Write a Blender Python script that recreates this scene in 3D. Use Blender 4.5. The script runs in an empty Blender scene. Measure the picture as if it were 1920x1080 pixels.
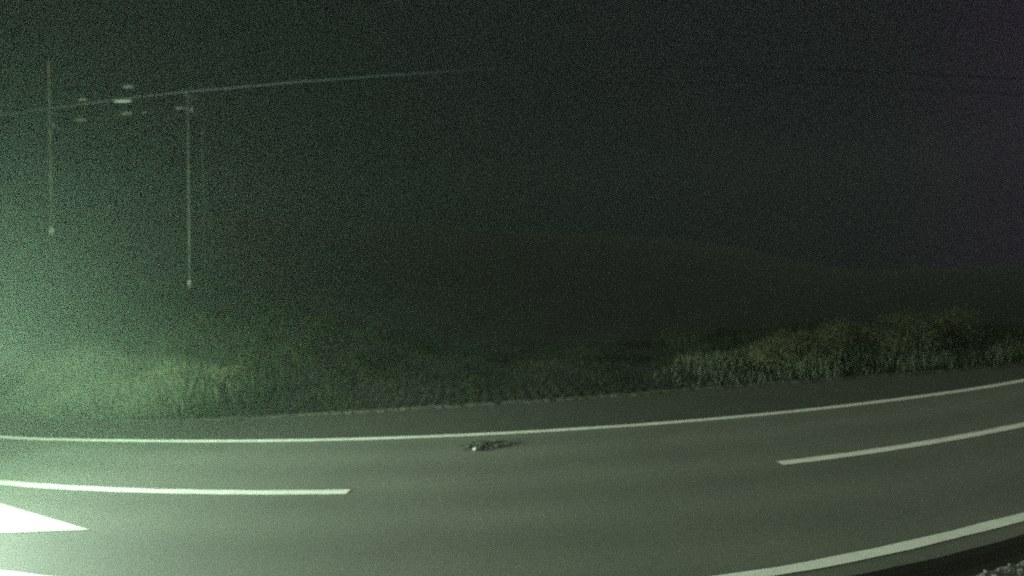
import bpy, bmesh, math, random
import numpy as np
from mathutils import Vector, Matrix
random.seed(7); rng = np.random.default_rng(7)
S = bpy.context.scene
COL = S.collection

# ------------------------------------------------------------------ camera
FPX, PITCH, ROLL, HCAM = 1100.0, 0.0149, -0.0594, 3.8
cam = bpy.data.cameras.new('camera'); camo = bpy.data.objects.new('camera', cam); COL.objects.link(camo)
cam.sensor_width = 36.0; cam.lens = 36.0 * FPX / 1920.0
cam.clip_start = 0.05; cam.clip_end = 1000.0
cr, sr, cp, sp = math.cos(ROLL), math.sin(ROLL), math.cos(PITCH), math.sin(PITCH)
right = Vector((cr, sr * sp, sr * cp)); up = Vector((-sr, cr * sp, cr * cp)); back = -Vector((0, cp, -sp))
M = Matrix((right, up, back)).transposed().to_4x4(); M.translation = (0, 0, HCAM)
camo.matrix_world = M
S.camera = camo
cam.dof.use_dof = True; cam.dof.focus_distance = 4.0; cam.dof.aperture_fstop = 0.8

# ------------------------------------------------------------------ world: dull night sky with an added overhead glow
W = bpy.data.worlds.new('World'); S.world = W; W.use_nodes = True
nt = W.node_tree; nt.nodes.clear()
out = nt.nodes.new('ShaderNodeOutputWorld')
sky = nt.nodes.new('ShaderNodeTexSky'); sky.sky_type = 'NISHITA'; sky.sun_disc = False
sky.sun_elevation = math.radians(-9); sky.sun_rotation = math.radians(60)
b1 = nt.nodes.new('ShaderNodeBackground'); b1.inputs[1].default_value = 0.08
nt.links.new(sky.outputs[0], b1.inputs[0])
tc = nt.nodes.new('ShaderNodeTexCoord'); sx = nt.nodes.new('ShaderNodeSeparateXYZ')
nt.links.new(tc.outputs['Generated'], sx.inputs[0])
rp = nt.nodes.new('ShaderNodeValToRGB'); mr = nt.nodes.new('ShaderNodeMapRange')
mr.inputs[1].default_value = -0.7; mr.inputs[2].default_value = 0.75
nt.links.new(sx.outputs[0], mr.inputs[0]); nt.links.new(mr.outputs[0], rp.inputs[0])
e = rp.color_ramp.elements
e[0].position = 0.0; e[0].color = (0.0030, 0.0040, 0.0045, 1)
e[1].position = 1.0; e[1].color = (0.0210, 0.0055, 0.0270, 1)
m = e.new(0.55); m.color = (0.0046, 0.0048, 0.0066, 1)
m = e.new(0.86); m.color = (0.0060, 0.0042, 0.0085, 1)
b2 = nt.nodes.new('ShaderNodeBackground')
mh = nt.nodes.new('ShaderNodeMapRange'); mh.interpolation_type = 'SMOOTHSTEP'      # the thin sky glow fades out towards the horizon
mh.inputs[1].default_value = -0.02; mh.inputs[2].default_value = 0.50; mh.inputs[3].default_value = 0.75; mh.inputs[4].default_value = 1.0
nt.links.new(sx.outputs[2], mh.inputs[0]); nt.links.new(mh.outputs[0], b2.inputs[1])
nt.links.new(rp.outputs[0], b2.inputs[0])
# glow added high overhead, out of view, to light the ground; horizon stays dark
mz = nt.nodes.new('ShaderNodeMapRange'); mz.interpolation_type = 'SMOOTHSTEP'
mz.inputs[1].default_value = 0.52; mz.inputs[2].default_value = 0.80; mz.inputs[3].default_value = 0.0; mz.inputs[4].default_value = 0.44
nt.links.new(sx.outputs[2], mz.inputs[0])
b3 = nt.nodes.new('ShaderNodeBackground'); b3.inputs[0].default_value = (.92, 1.0, .78, 1); nt.links.new(mz.outputs[0], b3.inputs[1])
a0 = nt.nodes.new('ShaderNodeAddShader'); nt.links.new(b1.outputs[0], a0.inputs[0]); nt.links.new(b3.outputs[0], a0.inputs[1]); b1 = a0
ad = nt.nodes.new('ShaderNodeAddShader'); nt.links.new(b1.outputs[0], ad.inputs[0]); nt.links.new(b2.outputs[0], ad.inputs[1])
nt.links.new(ad.outputs[0], out.inputs[0])

# ------------------------------------------------------------------ exposure and sampling
S.view_settings.view_transform = 'Standard'; S.view_settings.look = 'None'
S.view_settings.exposure = 0.0; S.view_settings.gamma = 1.0; S.view_settings.use_curve_mapping = False
S.render.engine = 'CYCLES'
cy = S.cycles
cy.use_denoising = False
cy.use_adaptive_sampling = True; cy.adaptive_threshold = 0.045; cy.adaptive_min_samples = 22   # keeps a night camera's grain
cy.sample_clamp_direct = 3.0
cy.volume_bounces = 1; cy.max_bounces = 5; cy.diffuse_bounces = 2; cy.glossy_bounces = 2
cy.sample_clamp_indirect = 0.6
cy.volume_step_rate = 4.0

# ------------------------------------------------------------------ helpers
def tag(o, label=None, cat=None, group=None, kind=None):
    if label: o['label'] = label
    if cat: o['category'] = cat
    if group: o['group'] = group
    if kind: o['kind'] = kind
    return o
def empty(name, loc, rotz=0.0):
    o = bpy.data.objects.new(name, None); COL.objects.link(o); o.location = loc; o.rotation_euler = (0, 0, rotz)
    return o
def mesh_obj(name, verts, faces, mat, parent=None, smooth=False):
    me = bpy.data.meshes.new(name); me.from_pydata([tuple(v) for v in verts], [], [tuple(f) for f in faces]); me.update()
    if smooth: me.polygons.foreach_set('use_smooth', [True] * len(me.polygons))
    me.materials.append(mat)
    o = bpy.data.objects.new(name, me); COL.objects.link(o)
    if parent: o.parent = parent
    return o
def bm_obj(name, bm, mat, parent=None, smooth=False):
    me = bpy.data.meshes.new(name); bm.to_mesh(me); bm.free()
    if smooth: me.polygons.foreach_set('use_smooth', [True] * len(me.polygons))
    me.materials.append(mat)
    o = bpy.data.objects.new(name, me); COL.objects.link(o)
    if parent: o.parent = parent
    return o
def cyl(bm, p0, p1, r0, r1=None, n=12):
    p0, p1 = Vector(p0), Vector(p1); r1 = r0 if r1 is None else r1
    d = (p1 - p0); q = d.to_track_quat('Z', 'Y').to_matrix().to_4x4(); q.translation = (p0 + p1) / 2
    bmesh.ops.create_cone(bm, cap_ends=True, segments=n, radius1=r0, radius2=r1, depth=d.length, matrix=q)
def box(bm, c, s, rot=None, bev=0.0):
    m = Matrix.Translation(c) @ (rot.to_4x4() if rot else Matrix.Identity(4)) @ Matrix.Diagonal((s[0], s[1], s[2], 1))
    r = bmesh.ops.create_cube(bm, size=1.0, matrix=m)
    if bev:
        ed = list({e for v in r['verts'] for e in v.link_edges})
        bmesh.ops.bevel(bm, geom=ed, offset=bev, segments=2, affect='EDGES')
def mat(name, col, rough=0.8, metal=0.0, emit=None, es=0.0, spec=0.5):
    m = bpy.data.materials.new(name); m.use_nodes = True
    p = m.node_tree.nodes['Principled BSDF']
    p.inputs['Base Color'].default_value = (*col, 1); p.inputs['Roughness'].default_value = rough
    p.inputs['Metallic'].default_value = metal; p.inputs['Specular IOR Level'].default_value = spec
    if emit: p.inputs['Emission Color'].default_value = (*emit, 1); p.inputs['Emission Strength'].default_value = es
    return m
def noisy(name, stops, scales=((1.0, 1.0),), rough=0.85, bump=0.0, bscale=40.0, spec=0.4, vscale=(1, 1, 1), dist=0.02):
    """stops: [(pos, colour)], scales: [(noise scale, weight)] in object space"""
    m = bpy.data.materials.new(name); m.use_nodes = True; t = m.node_tree; N, L = t.nodes, t.links
    p = N['Principled BSDF']; p.inputs['Roughness'].default_value = rough; p.inputs['Specular IOR Level'].default_value = spec
    co = N.new('ShaderNodeTexCoord'); mp = N.new('ShaderNodeMapping'); mp.inputs['Scale'].default_value = vscale
    L.new(co.outputs['Object'], mp.inputs[0])
    tot = sum(w for _, w in scales); acc = None
    for sc, w in scales:
        n = N.new('ShaderNodeTexNoise'); n.inputs['Scale'].default_value = sc; n.inputs['Detail'].default_value = 5
        L.new(mp.outputs[0], n.inputs['Vector'])
        k = N.new('ShaderNodeMath'); k.operation = 'MULTIPLY_ADD'; k.inputs[1].default_value = w / tot
        L.new(n.outputs[0], k.inputs[0])
        if acc is None: k.inputs[2].default_value = 0.0
        else: L.new(acc, k.inputs[2])
        acc = k.outputs[0]
    r = N.new('ShaderNodeValToRGB'); L.new(acc, r.inputs[0])
    el = r.color_ramp.elements
    el[0].position, el[0].color = stops[0][0], (*stops[0][1], 1)
    el[1].position, el[1].color = stops[-1][0], (*stops[-1][1], 1)
    for ps, c in stops[1:-1]: x = el.new(ps); x.color = (*c, 1)
    L.new(r.outputs[0], p.inputs['Base Color'])
    if bump:
        n = N.new('ShaderNodeTexNoise'); n.inputs['Scale'].default_value = bscale; n.inputs['Detail'].default_value = 3
        L.new(co.outputs['Object'], n.inputs['Vector'])
        b = N.new('ShaderNodeBump'); b.inputs['Strength'].default_value = bump; b.inputs['Distance'].default_value = dist
        L.new(n.outputs[0], b.inputs['Height']); L.new(b.outputs[0], p.inputs['Normal'])
    return m

ASPH = noisy('asphalt', [(0.30, (0.092, 0.098, 0.082)), (0.5, (0.120, 0.127, 0.104)), (0.72, (0.155, 0.160, 0.130))],
             ((0.5, 1.0), (7.0, 0.7), (60.0, 1.2)), rough=0.78, bump=0.25, bscale=90, dist=0.006)
ASPH2 = noisy('worn_asphalt_margin', [(0.30, (0.034, 0.037, 0.028)), (0.55, (0.046, 0.050, 0.036)), (0.75, (0.065, 0.066, 0.046))],
              ((0.8, 1.0), (9.0, 0.8), (60.0, 1.0)), rough=0.9, bump=0.3, bscale=80, dist=0.006)
def tracks(m, k=.16):
    t = m.node_tree; N, L = t.nodes, t.links; p = N['Principled BSDF']; src = p.inputs['Base Color'].links[0].from_socket
    co = N.new('ShaderNodeTexCoord'); d = N.new('ShaderNodeVectorMath'); d.operation = 'DISTANCE'; d.inputs[1].default_value = (0.39, 44.6, 0)
    L.new(co.outputs['Object'], d.inputs[0])
    a = N.new('ShaderNodeMath'); a.operation = 'MULTIPLY_ADD'; a.inputs[1].default_value = 2 * math.pi / 1.75; a.inputs[2].default_value = .6; L.new(d.outputs['Value'], a.inputs[0])
    b = N.new('ShaderNodeMath'); b.operation = 'SINE'; L.new(a.outputs[0], b.inputs[0])
    n = N.new('ShaderNodeTexNoise'); n.inputs['Scale'].default_value = .7; L.new(co.outputs['Object'], n.inputs['Vector'])
    c = N.new('ShaderNodeMath'); c.operation = 'MULTIPLY'; L.new(b.outputs[0], c.inputs[0]); L.new(n.outputs[0], c.inputs[1])
    e = N.new('ShaderNodeMath'); e.operation = 'MULTIPLY_ADD'; e.inputs[1].default_value = k; e.inputs[2].default_value = 1.0; L.new(c.outputs[0], e.inputs[0])
    x = N.new('ShaderNodeVectorMath'); x.operation = 'SCALE'; L.new(src, x.inputs[0]); L.new(e.outputs[0], x.inputs['Scale']); L.new(x.outputs[0], p.inputs['Base Color'])
tracks(ASPH)
PAINT = noisy('road_paint', [(0.27, (0.40, 0.41, 0.36)), (0.42, (0.72, 0.73, 0.66)), (0.6, (0.86, 0.87, 0.80))],
              ((3.0, 1.0), (45.0, 1.3)), rough=0.6, bump=0.1, bscale=100, dist=0.003)
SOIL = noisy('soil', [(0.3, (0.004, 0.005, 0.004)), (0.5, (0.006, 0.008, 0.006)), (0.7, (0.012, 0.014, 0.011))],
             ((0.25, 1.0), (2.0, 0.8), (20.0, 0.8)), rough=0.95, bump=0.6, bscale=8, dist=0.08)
GRAVEL = noisy('gravel', [(0.35, (0.06, 0.06, 0.055)), (0.5, (0.12, 0.12, 0.11)), (0.66, (0.22, 0.21, 0.20))],
               ((14.0, 1.0), (50.0, 1.0)), rough=0.9, bump=0.8, bscale=35, dist=0.03)
GUTTERSOIL = mat('shade_dark_soil', (.065, .062, .052), .95)  # gutter shade darkened into this soil colour
LIPMAT = noisy('pale_grit', [(0.35, (0.02, 0.022, 0.016)), (0.5, (0.038, 0.040, 0.029)), (0.66, (0.085, 0.083, 0.062))], ((3.0, 1.0), (30.0, 1.0)), rough=0.9, bump=0.8, bscale=35, dist=0.03)
STONE = noisy('stone', [(0.3, (0.08, 0.08, 0.075)), (0.7, (0.20, 0.20, 0.185))], ((9.0, 1.0),), rough=0.85, bump=0.4, bscale=30)
WHITESTONE = mat('pale_stone', (0.38, 0.38, 0.35), 0.8)
RUBBLE = noisy('broken_asphalt', [(0.35, (0.032, 0.034, 0.026)), (0.5, (0.062, 0.066, 0.052)), (0.7, (0.13, 0.13, 0.11))],
               ((5.0, 1.0), (25.0, 1.0)), rough=0.95, bump=1.0, bscale=22, dist=0.05)
GRASS = noisy('grass_blade', [(0.3, (0.015, 0.020, 0.009)), (0.5, (0.026, 0.031, 0.014)), (0.7, (0.048, 0.049, 0.025))],
              ((0.5, 1.0), (6.0, 1.0)), rough=0.85, spec=.2)
LEAF = noisy('shrub_leaf', [(0.3, (0.075, 0.080, 0.044)), (0.5, (0.10, 0.105, 0.058)), (0.7, (0.14, 0.14, 0.08))],
             ((1.2, 1.0), (8.0, 1.0)), rough=0.9, spec=.15)
WOOD = noisy('pole_wood', [(0.35, (0.12, 0.12, 0.11)), (0.65, (0.38, 0.38, 0.35))], ((1.4, 1.0),), rough=0.85, vscale=(2, 2, 1))
TWIG = mat('twig', (0.10, 0.08, 0.055), 0.9)
STEEL = mat('galvanised_steel', (0.5, 0.5, 0.5), 0.5, 0.6)
REFLECT = mat('reflector', (0.85, 0.86, 0.82), 0.3)
CERAMIC = mat('white_ceramic', (0.8, 0.8, 0.76), 0.25)
CABLE = mat('lit_to_dark_cable', (0.4, 0.4, 0.4), 0.6)
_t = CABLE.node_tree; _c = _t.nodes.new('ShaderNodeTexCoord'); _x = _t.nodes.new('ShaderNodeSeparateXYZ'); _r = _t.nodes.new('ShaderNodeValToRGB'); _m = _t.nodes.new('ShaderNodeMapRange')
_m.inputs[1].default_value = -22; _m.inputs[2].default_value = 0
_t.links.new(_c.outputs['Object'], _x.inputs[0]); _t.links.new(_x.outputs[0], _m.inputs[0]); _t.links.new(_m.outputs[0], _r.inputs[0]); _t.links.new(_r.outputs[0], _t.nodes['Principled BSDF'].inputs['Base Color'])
_r.color_ramp.elements[0].color = (.55, .58, .70, 1); _r.color_ramp.elements[1].color = (.015, .015, .015, 1)  # lit left end and unlit right end are painted into the colour
DARKCABLE = mat('dark_cable_sheath', (0.015, 0.015, 0.015), 0.7)

# ------------------------------------------------------------------ road geometry: everything runs round one bend centre
CX, CY = 0.39, 44.6
THA, THB, RS = -0.64, 0.60, 33.0            # the bend; beyond these angles the road runs on straight
def P(th, r, z=0.0):
    c = min(THB, max(THA, th)); s = (th - c) * RS
    return (CX + r * math.sin(c) + s * math.cos(c), CY - r * math.cos(c) + s * math.sin(c), z)
def table(ths, rs): return lambda th: float(np.interp(th, ths, rs))
r_far = table([-1.0, -.53, -.398, -.285, -.136, -.002, .085, .177, .31, .473, .8], [33.4, 31.47, 30.74, 30.36, 30.15, 30.11, 30.19, 30.31, 30.58, 31.13, 32.2])
r_cen = table([-1.0, -.358, -.22, -.109, .134, .251, .318, .8], [34.2, 33.9, 33.83, 33.86, 33.81, 33.70, 33.63, 33.5])
r_near = table([-1.0, -.218, -.206, -.1, .0, .064, .094, .143, .181, .25, .8], [37.0, 37.05, 37.11, 37.5, 37.68, 37.562, 37.405, 37.134, 36.917, 36.7, 36.3])
r_edge = table([-1.0, -.633, -.45, -.303, -.18, -.057, .19, .328, .462, .554, .8], [32.0, 30.2, 29.1, 28.0, 27.2, 26.8, 26.8, 27.6, 28.9, 30.2, 31.5])
r_out = lambda th: r_near(th) + 0.36 + 0.012 * math.sin(th * 60) + 0.006 * math.sin(th * 213)
def smooth(f, w=0.05):
    return lambda th: sum(f(th + w * k / 3.0) for k in range(-3, 4)) / 7.0
r_far, r_cen, r_near, r_edge = map(smooth, (r_far, r_cen, r_near, r_edge), (.05, .05, .035, .05))

def strip(name, th0, th1, fa, fb, z, m, n=200, kind='structure', rows=1, zf=None, parent=None):
    vs, fs = [], []
    for i in range(n + 1):
        th = th0 + (th1 - th0) * i / n; a, b = fa(th), fb(th)
        for j in range(rows + 1):
            r = a + (b - a) * j / rows
            vs.append(P(th, r, z + (zf(th, r, j / rows) if zf else 0)))
    k = rows + 1
    for i in range(n):
        for j in range(rows):
            fs.append((i * k + j, i * k + j + 1, (i + 1) * k + j + 1, (i + 1) * k + j))
    o = mesh_obj(name, vs, fs, m, parent)
    if kind: o['kind'] = kind
    return o

TH0, TH1 = -3.2, 3.0
def wob(th, k, a): return a * (math.sin(th * 61 * k) + 0.6 * math.sin(th * 143 * k + 1) + 0.4 * math.sin(th * 307 * k + 2))
edge_w = lambda th: r_edge(th) + wob(th, 1, 0.04)
strip('road', TH0, TH1, lambda t: r_far(t) - 0.35, r_out, 0.0, ASPH, 900)
strip('road_margin', TH0, TH1, edge_w, lambda t: r_far(t) - 0.15, 0.004, ASPH2, 900)
def line(name, th0, th1, f, w, label, cat='road marking', group=None, n=500, z=0.008):
    o = strip(name, th0, th1, lambda t: f(t) - w / 2 + wob(t, 3, 0.007), lambda t: f(t) + w / 2 + wob(t + 5, 3, 0.004), z, PAINT, n, kind='structure')
    return o
line('far_edge_line', TH0, TH1, r_far, 0.20, '')
line('near_edge_line', TH0, TH1, r_near, 0.19, '')
line('centre_line', TH0, -0.109, r_cen, 0.22, '')
line('centre_line', 0.1335, 0.49, r_cen, 0.22, '', n=80)
# broad white wedge in the near lane, pointing to the right
tip = (-7.35, 9.84)
o = mesh_obj('white_wedge', [(tip[0], tip[1], .008), (-8.95, 9.93, .008), (-10.9, 10.10, .008), (-10.8, 10.75, .008), (-13.2, 11.35, .008),
             (-13.0, 11.95, .008), (-10.65, 11.25, .008), (-10.55, 11.60, .008)], [(0, 1, 2, 3, 4, 5, 6, 7)][::-1], PAINT)
o.data.flip_normals() if o.data.polygons[0].normal.z < 0 else None
o['kind'] = 'structure'

# ------------------------------------------------------------------ ground
def polar(x, y):
    vx, vy = x - CX, y - CY
    th = math.atan2(vx, -vy)
    if THA <= th <= THB: return th, math.hypot(vx, vy)
    c = THA if th < 0 else THB
    a, b = vx * math.sin(c) - vy * math.cos(c), vx * math.cos(c) + vy * math.sin(c)
    return (c + b / RS if b * c > 0 else c), a
def ss(a, b, x):
    t = min(1, max(0, (x - a) / (b - a))); return t * t * (3 - 2 * t)
def bumps(x, y):
    return (math.sin(x * .9 + y * .4) * math.sin(y * .8 - x * .3) * .5 + math.sin(x * 2.3 + 1) * math.sin(y * 2.1 + x) * .25)
def ground_z(x, y):
    th, r = polar(x, y)
    u = r_edge(th) - r
    if u <= 0:
        if r > 37.4: return -0.30 + 0.1 * bumps(x, y) * ss(39, 45, r)
        return -0.10
    p = -0.8 * x + 0.6 * y
    h = 0.0607 * max(0, p - 16) ** 1.53; h = 13 * math.tanh(h / 13)
    z = -0.10 + 0.16 * ss(0, .35, u) + 0.30 * ss(0.3, 4, u) + h * ss(0, 7, u) + 0.35 * bumps(x, y) * ss(0.5, 5, u)
    return z
def axis(lo, hi, c, fine, n, k):
    """grid lines dense around c, sparse far away"""
    a = [c]; s = fine
    while a[-1] < hi: a.append(min(hi, a[-1] + s)); s *= k if abs(a[-1] - c) > n else 1
    b = [c]; s = fine
    while b[-1] > lo: b.append(max(lo, b[-1] - s)); s *= k if abs(b[-1] - c) > n else 1
    return b[::-1][:-1] + a
gx, gy = axis(-110, 110, 0, .5, 28, 1.12), axis(-30, 150, 20, .5, 14, 1.12)
vs = [(x, y, ground_z(x, y)) for y in gy for x in gx]; nx = len(gx)
fs = [(j * nx + i, j * nx + i + 1, (j + 1) * nx + i + 1, (j + 1) * nx + i) for j in range(len(gy) - 1) for i in range(nx - 1)]
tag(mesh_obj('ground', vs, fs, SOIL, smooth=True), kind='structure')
# dense verge beyond the far edge (the rough lip where asphalt meets earth)
def lip(th, r, q):
    x, y, _ = P(th, r); return ground_z(x, y) + 0.012 + 0.03 * math.sin(th * 410 + q * 9) * math.sin(q * 14) * (q < .95)
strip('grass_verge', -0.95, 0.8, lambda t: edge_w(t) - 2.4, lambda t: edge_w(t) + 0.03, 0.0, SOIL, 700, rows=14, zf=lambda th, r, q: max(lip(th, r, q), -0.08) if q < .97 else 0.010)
# near side: gutter, then a gravel verge
def gut(th, r, q):
    prof = np.interp(q, [0, .015, .035, .14, .18, .21, 1], [0.0, -.08, -.26, -.26, -.08, .0, .06])
    return float(prof) + (0.025 * math.sin(th * 900 + q * 40) * math.sin(q * 60 + th * 200) if q > .05 else 0)
strip('gutter', -0.35, 0.6, r_out, lambda t: r_out(t) + .44, 0.0, GUTTERSOIL, 500, rows=14, zf=lambda th, r, q: gut(th, r, q * .2))
strip('gravel_verge', -0.35, 0.6, lambda t: r_out(t) + .44, lambda t: r_out(t) + 2.2, 0.0, GRAVEL, 700, rows=40, zf=lambda th, r, q: gut(th, r, .2 + q * .8))
strip('gravel_shoulder', -1.6, 1.4, lambda t: edge_w(t) - .26 + wob(t, 2, .09), lambda t: edge_w(t) + .03, 0.0, LIPMAT, 900, rows=5,
      zf=lambda th, r, q: 0.012 if q > .95 else .05 + .02 * math.sin(th * 500 + q * 20))

# ------------------------------------------------------------------ pothole with loose stones
vs, fs = [(-0.78, 13.50, 0.012)], []
NB = 56
for k in range(NB):
    a = 2 * math.pi * k / NB
    q = 1 + .16 * math.sin(3 * a + 1) + .10 * math.sin(7 * a) + .09 * math.sin(13 * a + 2)
    vs.append((-0.78 + 0.62 * q * math.cos(a), 13.50 + 0.38 * q * math.sin(a), 0.012))
nb = len(vs) - 1
for k in range(nb):                                    # inner ring, sunk surface
    x, y, _ = vs[1 + k]
    vs.append((-0.78 + (x + .78) * .8, 13.50 + (y - 13.5) * .8, 0.009 if k % 3 else 0.02))
for k in range(nb):
    a, b = 1 + k, 1 + (k + 1) % nb; fs.append((a, b, b + nb, a + nb)); fs.append((a + nb, b + nb, 0))
pot = mesh_obj('pothole', vs, fs, RUBBLE); tag(pot, 'dark ragged pothole of broken asphalt in the far lane, just inside the far edge line', 'pothole')
for k in range(16):
    bm = bmesh.new(); r = rng.uniform(.02, .055)
    bmesh.ops.create_icosphere(bm, subdivisions=2, radius=r)
    for v in bm.verts: v.co *= rng.uniform(.75, 1.15); v.co.z *= .6
    o = bm_obj('asphalt_chunk', bm, RUBBLE, pot)
    a = rng.uniform(0, 6.28); q = rng.uniform(.2, .95)
    o.location = (-0.78 + .58 * q * math.cos(a), 13.5 + .34 * q * math.sin(a), 0.02 + r * .3)
bm = bmesh.new(); bmesh.ops.create_icosphere(bm, subdivisions=3, radius=.055)
for v in bm.verts: v.co.x *= 1.25; v.co.z *= .7; v.co *= 1 + .1 * math.sin(v.co.x * 60) * math.cos(v.co.y * 70)
o = bm_obj('loose_stone', bm, WHITESTONE, smooth=True); o.location = (-1.02, 13.12, .045)
tag(o, 'small pale stone lying at the front rim of the dark pothole', 'stone')

# ------------------------------------------------------------------ grass
def blades(name, pts, h, w, m, lean=.35, kind='stuff', parent=None, seg=2):
    """pts: list of (x,y,z,scale). one mesh of tapered bent blades"""
    V, F = [], []
    for (x, y, z, s) in pts:
        hh = h * s * rng.uniform(.55, 1.25); a = rng.uniform(0, 6.283); l = rng.uniform(0, lean) * hh; b = rng.uniform(0, 6.283)
        dx, dy = math.cos(a) * w / 2, math.sin(a) * w / 2; lx, ly = math.cos(b) * l, math.sin(b) * l
        i = len(V)
        V += [(x - dx, y - dy, z - .03), (x + dx, y + dy, z - .03), (x - dx * .8 + lx * .35, y - dy * .8 + ly * .35, z + hh * .55),
              (x + dx * .8 + lx * .35, y + dy * .8 + ly * .35, z + hh * .55), (x + lx, y + ly, z + hh)]
        F += [(i, i + 1, i + 3, i + 2), (i + 2, i + 3, i + 4)]
    o = mesh_obj(name, V, F, m, parent)
    if kind: o['kind'] = kind
    return o
pts = []
for k in range(60000):
    th = rng.uniform(-.80, .72); u = rng.uniform(0, 1) ** 1.6 * 11
    r = edge_w(th) - u - .02; x, y, _ = P(th, r)
    cl = .5 + .5 * math.sin(x * 2.1 + math.sin(y * 1.7) * 2) * math.sin(y * 1.9 + x * .6)
    left = ss(-.30, -.5, th); rt = ss(.25, .42, th)
    if rng.uniform() > .35 + .65 * cl: continue
    sc = (.35 + .65 * cl) * (0.35 + .65 * ss(.1, 1.8, u)) * (1 + .7 * rt * ss(.5, 2, u) + .5 * ss(-.1, -.45, th) * ss(.5, 2, u)) * (1 - .68 * (1 - rt) * (1 - ss(-.15, -.42, th)))
    pts.append((x, y, ground_z(x, y), sc))
blades('verge_grass', pts, .50, .022, GRASS)
tag(COL.objects['verge_grass'], 'rough tall grass growing on the bank beyond the far edge of the road', 'grass')
pts = []
for k in range(5000):
    th = rng.uniform(-.1, .4); q = rng.uniform(.22, 1); r = r_out(th) + 2.2 * q
    x, y, _ = P(th, r); pts.append((x, y, gut(th, r, q) , rng.uniform(.3, 1)))
o = blades('roadside_grass', pts, .12, .008, GRASS, lean=.8)
tag(o, 'short sparse grass in the gravel on the near side of the road', 'grass')
LITGRASS = noisy('lit_grass', [(0.3, (0.055, 0.068, 0.042)), (0.5, (0.088, 0.103, 0.066)), (0.7, (0.135, 0.148, 0.100))], ((0.7, 1.0), (5.0, 1.0)), rough=0.9, spec=.15)  # paler grass: lamplight on the bank ends put into its colour
pts = []
for k in range(45000):
    lft = rng.uniform() < .42
    th = rng.uniform(-.72, -.34) if lft else rng.uniform(.14, .66)
    u = rng.uniform(.15, 3.4); r = edge_w(th) - u; x, y, _ = P(th, r)
    cl = .5 + .5 * math.sin(x * 1.3 + math.sin(y * 1.1) * 2) * math.sin(y * 1.5 + x * .4)
    wgt = (1 - ss(-.52, -.36, th)) if lft else .5 * ss(.14, .44, th)
    if rng.uniform() > wgt * (.3 + .7 * cl): continue
    pts.append((x, y, ground_z(x, y), (.45 + .5 * cl) * (.5 + .5 * ss(.1, 1.5, u)) * (.8 if lft else .35 + .6 * ss(.14, .5, th))))
o = blades('lit_grass', pts, 1.25, .020, LITGRASS, lean=.5); tag(o, 'tall grass with lamplight in its pale colour, at both ends of the far bank', 'grass')
# loose gravel
V, F = [], []
ico = bmesh.new(); bmesh.ops.create_icosphere(ico, subdivisions=1, radius=1); iv = [v.co.copy() for v in ico.verts]; iff = [[v.index for v in f.verts] for f in ico.faces]; ico.free()
for k in range(3500):
    th = rng.uniform(-.02, .36); q = rng.uniform(.22, .9); r = r_out(th) + 2.2 * q
    x, y, _ = P(th, r); z = gut(th, r, q); s = rng.uniform(.006, .03); i0 = len(V)
    rz = Matrix.Rotation(rng.uniform(0, 6), 3, 'Z')
    for c in iv:
        c2 = rz @ Vector((c.x * s * 1.2, c.y * s, c.z * s * .7)) * rng.uniform(.8, 1.2); V.append((x + c2.x, y + c2.y, z + c2.z + s * .2))
    F += [tuple(i0 + a for a in f) for f in iff]
tag(mesh_obj('loose_gravel', V, F, STONE), 'loose grey gravel at the near roadside corner', 'gravel', kind='stuff')

# ------------------------------------------------------------------ shrubs on the far bank
def shrub(x, y, h, w, label):
    z = ground_z(x, y) - .03
    t = tag(empty('shrub', (x, y, z)), label, 'shrub', 'shrubs on the bank beyond the road')
    bm = bmesh.new()
    tips = []
    for k in range(9):
        a = rng.uniform(0, 6.28); rr = w * rng.uniform(.1, .42); tx, ty, tz = rr * math.cos(a), rr * math.sin(a), h * rng.uniform(.5, .9)
        cyl(bm, (tx * .08, ty * .08, 0), (tx * .6, ty * .6, tz * .55), .014, .009, 6); cyl(bm, (tx * .6, ty * .6, tz * .55), (tx, ty, tz), .009, .003, 6)
        tips.append((tx, ty, tz)); tips.append((tx * .7, ty * .7, tz * .62))
    bm_obj('stem', bm, TWIG, t)
    V, F = [], []
    for k in range(int(2600 * w * h)):
        cx, cy_, cz = tips[rng.integers(len(tips))]; g = rng.normal(0, 1, 3) * (w * .12, w * .12, h * .13)
        c = Vector((cx + g[0], cy_ + g[1], max(.04, cz + g[2])))
        n = Vector(rng.normal(0, 1, 3)).normalized(); u = n.orthogonal().normalized(); v = n.cross(u); s = rng.uniform(.014, .032)
        i = len(V); V += [c - u * s * 1.5, c + v * s * .6, c + u * s * 1.5, c - v * s * .6]; F.append((i, i + 1, i + 2, i + 3))
    mesh_obj('foliage', V, F, LEAF, t)
shr = [(.325, 1.5, 1.2, 1.5, 'low broad shrub at the left end of the row on the far right bank'),
       (.365, 1.6, 1.5, 1.7, 'leafy shrub, second from the left end of the row on the far right bank'),
       (.405, 1.5, 1.5, 1.4, 'narrow shrub, third from the left in the row on the far right bank'),
       (.440, 1.8, 1.8, 1.9, 'tall shrub in the middle of the row on the far right bank'),
       (.480, 1.5, 1.6, 1.7, 'shrub just right of the middle of the row on the far right bank'),
       (.515, 1.8, 1.9, 1.9, 'broad dense shrub near the right end of the row on the far right bank'),
       (.555, 1.6, 2.0, 2.0, 'last and tallest shrub at the right edge of the far bank'),
       (-.50, 2.2, 1.1, 1.6, 'brightly lit shrub nearest the glare at the left edge of the far bank'),
       (-.43, 2.8, 0.9, 1.4, 'low lit shrub right of the brightest one on the far left bank')]
for th, u, h, w, lb in shr:
    x, y, _ = P(th, r_edge(th) - u - .3); shrub(x, y, h * .78, w, lb)

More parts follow.
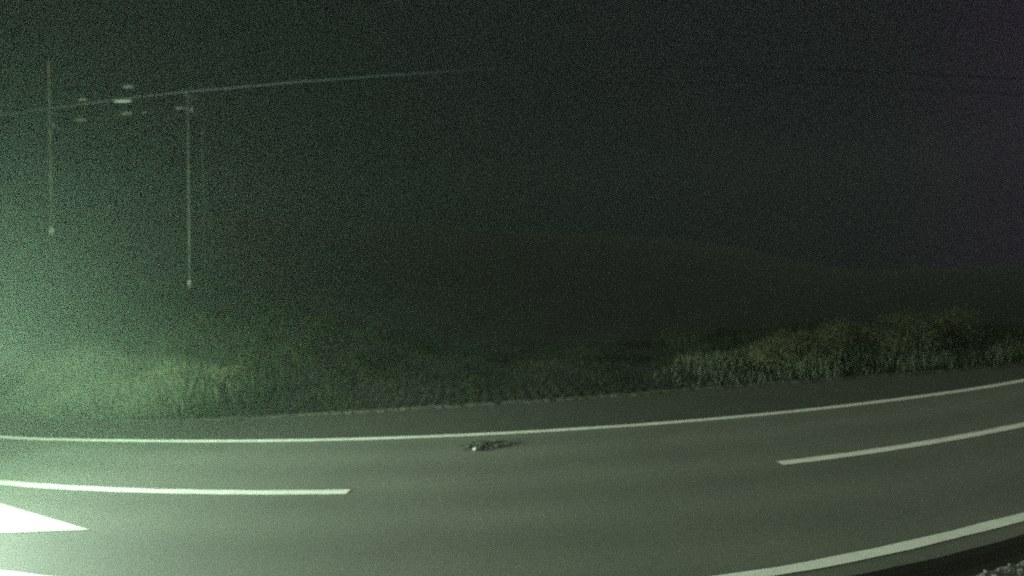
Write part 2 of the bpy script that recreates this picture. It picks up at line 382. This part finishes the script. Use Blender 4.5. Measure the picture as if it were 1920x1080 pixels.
# ------------------------------------------------------------------ overhead line on the hillside
def tube_path(name, pts, rad, m, parent=None, n=6):
    bm = bmesh.new()
    for a, b in zip(pts[:-1], pts[1:]): cyl(bm, a, b, rad, rad, n)
    return bm_obj(name, bm, m, parent)
def sagged(knots, n=12):
    o = []; K = [Vector(k) for k in knots]
    for i in range(len(K) - 1):
        a, b, c, d = K[max(0, i - 1)], K[i], K[i + 1], K[min(len(K) - 1, i + 2)]
        for k in range(n):
            t = k / n; o.append(.5 * ((2 * b) + (c - a) * t + (2 * a - 5 * b + 4 * c - d) * t * t + (3 * b - a - 3 * c + d) * t ** 3))
    o.append(K[-1]); return o
def R(px, py, d):            # a point at depth d metres, used to lay out the line's supports in world metres
    x, y = (px - 960) / FPX, -(py - 540) / FPX
    v = right * x + up * y - back; v /= v.y
    return Vector((0, 0, HCAM)) + v * d
U = [R(-260, 240, 42), R(2, 215, 37), R(96, 203, 34), R(352, 172, 30), R(860, 133, 26), R(1250, 126, 26), R(1560, 131, 28), R(2150, 160, 36)]
L_ = [R(-260, 268, 42), R(2, 243, 37), R(96, 231, 34), R(352, 201, 30), R(860, 162, 26), R(1250, 155, 26), R(1560, 159, 28), R(2150, 190, 36)]
T_ = [R(-260, 222, 43), R(2, 196, 38), R(96, 180, 35), R(352, 146, 31), R(860, 108, 27), R(1250, 100, 27), R(1560, 105, 29), R(2150, 130, 37)]
def cable(pts, rad, m, label, g='cables of the overhead line'):
    o = tube_path('overhead_cable', sagged(pts), rad, m); tag(o, label, 'cable', g); return o
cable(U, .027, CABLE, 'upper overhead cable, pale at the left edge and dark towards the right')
cable(L_, .020, DARKCABLE, 'thin dark lower overhead cable running just below the upper one')
def pole(name, base, top, rad, label, band=True):
    t = tag(empty(name, base), label, 'utility pole', 'poles on the hillside')
    q = (top - base).normalized(); t.rotation_euler = q.to_track_quat('Z', 'Y').to_euler(); h = (top - base).length
    bm = bmesh.new(); cyl(bm, (0, 0, -.3), (0, 0, h), rad, rad * .45, 14); bm_obj('shaft', bm, WOOD, t, True)
    if band:
        bm = bmesh.new(); cyl(bm, (0, 0, .12), (0, 0, .50), rad + .015, rad + .015, 14); bm_obj('reflector_band', bm, REFLECT, t, True)
    return t, h
def insulator(parent, loc, dark=False):
    bm = bmesh.new()
    for k in range(3): cyl(bm, (0, 0, k * .07), (0, 0, k * .07 + .035), .075 - k * .012, .055 - k * .012, 12)
    cyl(bm, (0, 0, -.08), (0, 0, .22), .018, .018, 8)
    o = bm_obj('insulator', bm, DARKCABLE if dark else CERAMIC, parent); o.location = loc; return o
for px, py0, d, ytop, rad, lb in ((95, 415, 34, 112, .115, 'left utility pole with cables fixed near its top, pale band at its foot'),
                            (356, 552, 30, 165, .062, 'right utility pole standing lower on the slope with a pale band at its foot')):
    b = R(px, py0, d); b.z = ground_z(b.x, b.y); tp = R(px - 4, ytop, d)
    t, h = pole('utility_pole', b, tp, rad, lb)
    ki = 2 if px < 200 else 3
    for kk, C_ in enumerate((U, L_)):
        z = C_[ki].z - b.z
        bm = bmesh.new(); box(bm, (0, -.16, z - .22), (.9, .10, .09)); bm_obj('crossarm', bm, STEEL, t)
        insulator(t, (0, -.20, z - .15), dark=(kk == 0))
# slim mast behind the right pole
b = R(381, 470, 33); b.z = ground_z(b.x, b.y); tp = R(379, 250, 33)
t = tag(empty('slim_mast', b), 'very thin faint mast just right of the right utility pole', 'mast'); t.rotation_euler = (tp - b).to_track_quat('Z', 'Y').to_euler()
bm = bmesh.new(); cyl(bm, (0, 0, -.3), (0, 0, tp.z - b.z), .05, .035, 10); bm_obj('tube', bm, mat('dull_tube', (.10, .10, .10), .8), t)
bm = bmesh.new(); cyl(bm, (0, 0, tp.z - b.z), (0, 0, tp.z - b.z + .12), .06, .01, 10); bm_obj('cap', bm, STEEL, t)
# line fittings that catch the light
def fitting(px, py, d, s, label):
    c = R(px, py, d); t = tag(empty('line_insulator', c), label, 'insulator', 'white insulators on the overhead line')
    bm = bmesh.new()
    for k in range(-2, 3): cyl(bm, (k * .09 * s, 0, 0), (k * .09 * s + .04 * s, 0, 0), .075 * s, .05 * s, 12)
    cyl(bm, (-.32 * s, 0, 0), (.32 * s, 0, 0), .02 * s, .02 * s, 8); bm_obj('ceramic_body', bm, CERAMIC, t)
    bm = bmesh.new(); cyl(bm, (0, 0, 0), (0, 0, .25 * s), .015 * s, .015 * s, 6); bm_obj('hanger', bm, STEEL, t)
fitting(150, 225, 33.2, 1.1, 'bright white insulator hanging below the cable, nearest the left pole')
fitting(237, 213, 32.0, 1.2, 'white insulator directly under the glowing lamp')
fitting(270, 211, 31.4, .5, 'tiny white insulator to the right of the one under the lamp')
fitting(338, 203, 30.2, .8, 'dim insulator beside the top of the right utility pole')
fitting(240, 163, 32.0, 1.0, 'faint insulator above the glowing lamp')
fitting(154, 187, 33.0, .9, 'faint insulator on the upper cable between the left pole and the lamp')
c = R(230, 190, 31.9); t = tag(empty('cable_lamp', c, 0.15), 'small long glowing lamp hanging on the overhead cable', 'lamp')
bm = bmesh.new(); box(bm, (0, 0, .045), (.95, .22, .07), bev=.02); bm_obj('housing', bm, STEEL, t)
bm = bmesh.new(); bmesh.ops.create_uvsphere(bm, u_segments=20, v_segments=10, radius=1, matrix=Matrix.Diagonal((.44, .09, .05, 1))); bm_obj('diffuser', bm, mat('lamp_glass', (.8, .8, .7), .3, 0, (.80, 1, .62), .38), t, True)

# ------------------------------------------------------------------ assumed lorry just left of the frame; its roof and side lamps are added
thc, rc = -0.375, 35.9
cx, cy2, _ = P(thc, rc)
truck = tag(empty('unseen_truck', (cx, cy2, 0), thc), 'unseen dark lorry coming along the near lane, headlights and added roof lamp on', 'lorry')
BODY = mat('cab_paint', (.05, .06, .07), .3, .2); GLASS = mat('windscreen_glass', (.02, .02, .02), .05); TYRE = mat('tyre_rubber', (.02, .02, .02), .85)
CARGO = mat('cargo_panel', (.12, .13, .13), .5); BLACK = mat('black_plastic', (.02, .02, .02), .6)
LAMPG = mat('lamp_lens', (.8, .8, .8), .1, 0, (.85, 1, .85), 30.0)
def part(name, m, *boxes, bev=.02, parent=None):
    bm = bmesh.new()
    for c, s_ in boxes: box(bm, c, s_, bev=bev)
    return bm_obj(name, bm, m, parent or truck)
V = [(0, .55), (.02, 1.45), (-.22, 2.75), (-.45, 2.95), (-1.95, 2.95), (-1.95, .55)]
VV = [(x, -1.18, z) for x, z in V] + [(x, 1.18, z) for x, z in V]
part_f = [(0, 1, 2, 3, 4, 5), (11, 10, 9, 8, 7, 6)] + [(i, i + 6, (i + 1) % 6 + 6, (i + 1) % 6) for i in range(6)]
mesh_obj('cab', VV, part_f, BODY, truck)
mesh_obj('windscreen', [(.030, -1.05, 1.52), (.030, 1.05, 1.52), (-.172, .98, 2.62), (-.172, -.98, 2.62)], [(0, 1, 2, 3)], GLASS, truck)
for sy in (-1, 1):
    mesh_obj('side_window', [(-.35, sy * 1.184, 1.6), (-1.35, sy * 1.184, 1.6), (-1.35, sy * 1.184, 2.4), (-.5, sy * 1.184, 2.4)], [(0, 1, 2, 3)], GLASS, truck)
    part('mirror', BLACK, ((-.45, sy * 1.38, 2.0), (.10, .22, .55)), ((-.45, sy * 1.24, 2.2), (.04, .16, .04)), bev=.01)
part('grille', BLACK, *[((.035, 0, .95 + k * .09), (.03, 1.3, .05)) for k in range(5)], bev=.008)
part('bumper', BODY, ((.06, 0, .52), (.30, 2.38, .26)), bev=.04)
part('cargo_box', CARGO, ((-5.2, 0, 2.1), (6.2, 2.44, 2.3)), bev=.03)
part('chassis', BLACK, ((-4.6, 0, .78), (7.4, .9, .22)), bev=.01)
for sx_ in (-1.25, -5.9, -7.2):
    for sy in (-1.02, 1.02):
        bm = bmesh.new(); cyl(bm, (sx_, sy - .14, .5), (sx_, sy + .14, .5), .5, .5, 32); w_ = bm_obj('wheel', bm, TYRE, truck)
        bm = bmesh.new(); cyl(bm, (sx_, sy - .15, .5), (sx_, sy + .15, .5), .27, .27, 24); bm_obj('rim', bm, STEEL, w_)
def lamp_light(name, parent, loc, power, col, beam=True, down_floor=.05, up_level=.1, knee=.2, cone=0):
    """a lamp; with beam=True its brightness rises towards the horizon, as a headlamp's does"""
    l = bpy.data.lights.new(name, 'POINT'); l.energy = power; l.color = col; l.shadow_soft_size = .08 if cone else .25
    o = bpy.data.objects.new(name, l); COL.objects.link(o); o.parent = parent; o.location = loc
    if cone:
        l.type = 'SPOT'; l = o.data; l.spot_size = math.radians(cone); l.spot_blend = 1.0; o.rotation_euler = Vector((1, .12, -.03)).to_track_quat('-Z', 'Y').to_euler()
    if not beam: return o
    l.use_nodes = True; t = l.node_tree; N, L = t.nodes, t.links
    em = N['Emission']; g = N.new('ShaderNodeNewGeometry'); x = N.new('ShaderNodeSeparateXYZ'); L.new(g.outputs['Incoming'], x.inputs[0])
    def mth(op, a, b):
        n = N.new('ShaderNodeMath'); n.operation = op
        for k, v in enumerate((a, b)):
            if isinstance(v, (int, float)): n.inputs[k].default_value = v
            else: L.new(v, n.inputs[k])
        return n.outputs[0]
    z = mth('MULTIPLY', x.outputs[2], -1.0)                 # positive below the horizon
    zz = mth('DIVIDE', mth('MAXIMUM', z, 0.0), knee)
    dn = mth('DIVIDE', 1.0, mth('MULTIPLY', mth('MAXIMUM', z, down_floor), mth('ADD', 1.0, mth('MULTIPLY', zz, zz))))
    cut = N.new('ShaderNodeMapRange'); cut.interpolation_type = 'SMOOTHSTEP'
    cut.inputs[1].default_value = -.05; cut.inputs[2].default_value = .03; cut.inputs[3].default_value = up_level; cut.inputs[4].default_value = 1.0
    L.new(z, cut.inputs[0])
    L.new(mth('MULTIPLY', dn, cut.outputs[0]), em.inputs['Strength'])
    return o
LCOL = (.80, 1.0, .74)
for sy in (-.92, .92):
    hl = part('headlight', LAMPG, ((.10, sy, .86), (.10, .30, .18)), bev=.03)
    lamp_light('headlight_beam', hl, (.28, sy, .86), 620, (.88, 1, .88), knee=.14, down_floor=.07, up_level=.02, cone=160)
bar = part('added_light_bar', BLACK, ((-.12, 0, 3.06), (.14, 1.7, .10)), *[((-.25, y_, 2.97), (.40, .06, .08)) for y_ in (-.7, .7)], bev=.02)
for k in range(4): part('added_roof_lamp', LAMPG, ((-.06, -.6 + k * .4, 3.18), (.09, .26, .16)), bev=.03, parent=bar)
lamp_light('added_roof_light', bar, (.16, .85, 3.26), 1800, (.60, 1, .68), down_floor=.28, knee=.75, up_level=.62)  # unseen lamp added to brighten the haze and the road
arm = part('added_lamp_arm', BLACK, ((-.30, 1.33, 2.72), (.05, .32, .05)), bev=.01)
part('added_side_lamp', LAMPG, ((-.26, 1.52, 2.72), (.10, .20, .18)), bev=.03, parent=arm)
lamp_light('added_side_light', arm, (-.10, 1.56, 2.72), 1100, (.84, 1, .70), down_floor=.25, knee=.25, up_level=.5)  # unseen lamp added to light the far bank past the cab

# ------------------------------------------------------------------ haze
bm = bmesh.new(); box(bm, (0, 60, 14.25), (230, 190, 31.5))
hm = bpy.data.materials.new('haze'); hm.use_nodes = True; t = hm.node_tree; t.nodes.clear()
mo = t.nodes.new('ShaderNodeOutputMaterial'); pv = t.nodes.new('ShaderNodeVolumePrincipled')
pv.inputs['Color'].default_value = (.70, .92, .76, 1); pv.inputs['Density'].default_value = 0.0027; pv.inputs['Anisotropy'].default_value = 0.72
t.links.new(pv.outputs[0], mo.inputs['Volume'])
tag(bm_obj('haze', bm, hm), kind='stuff')
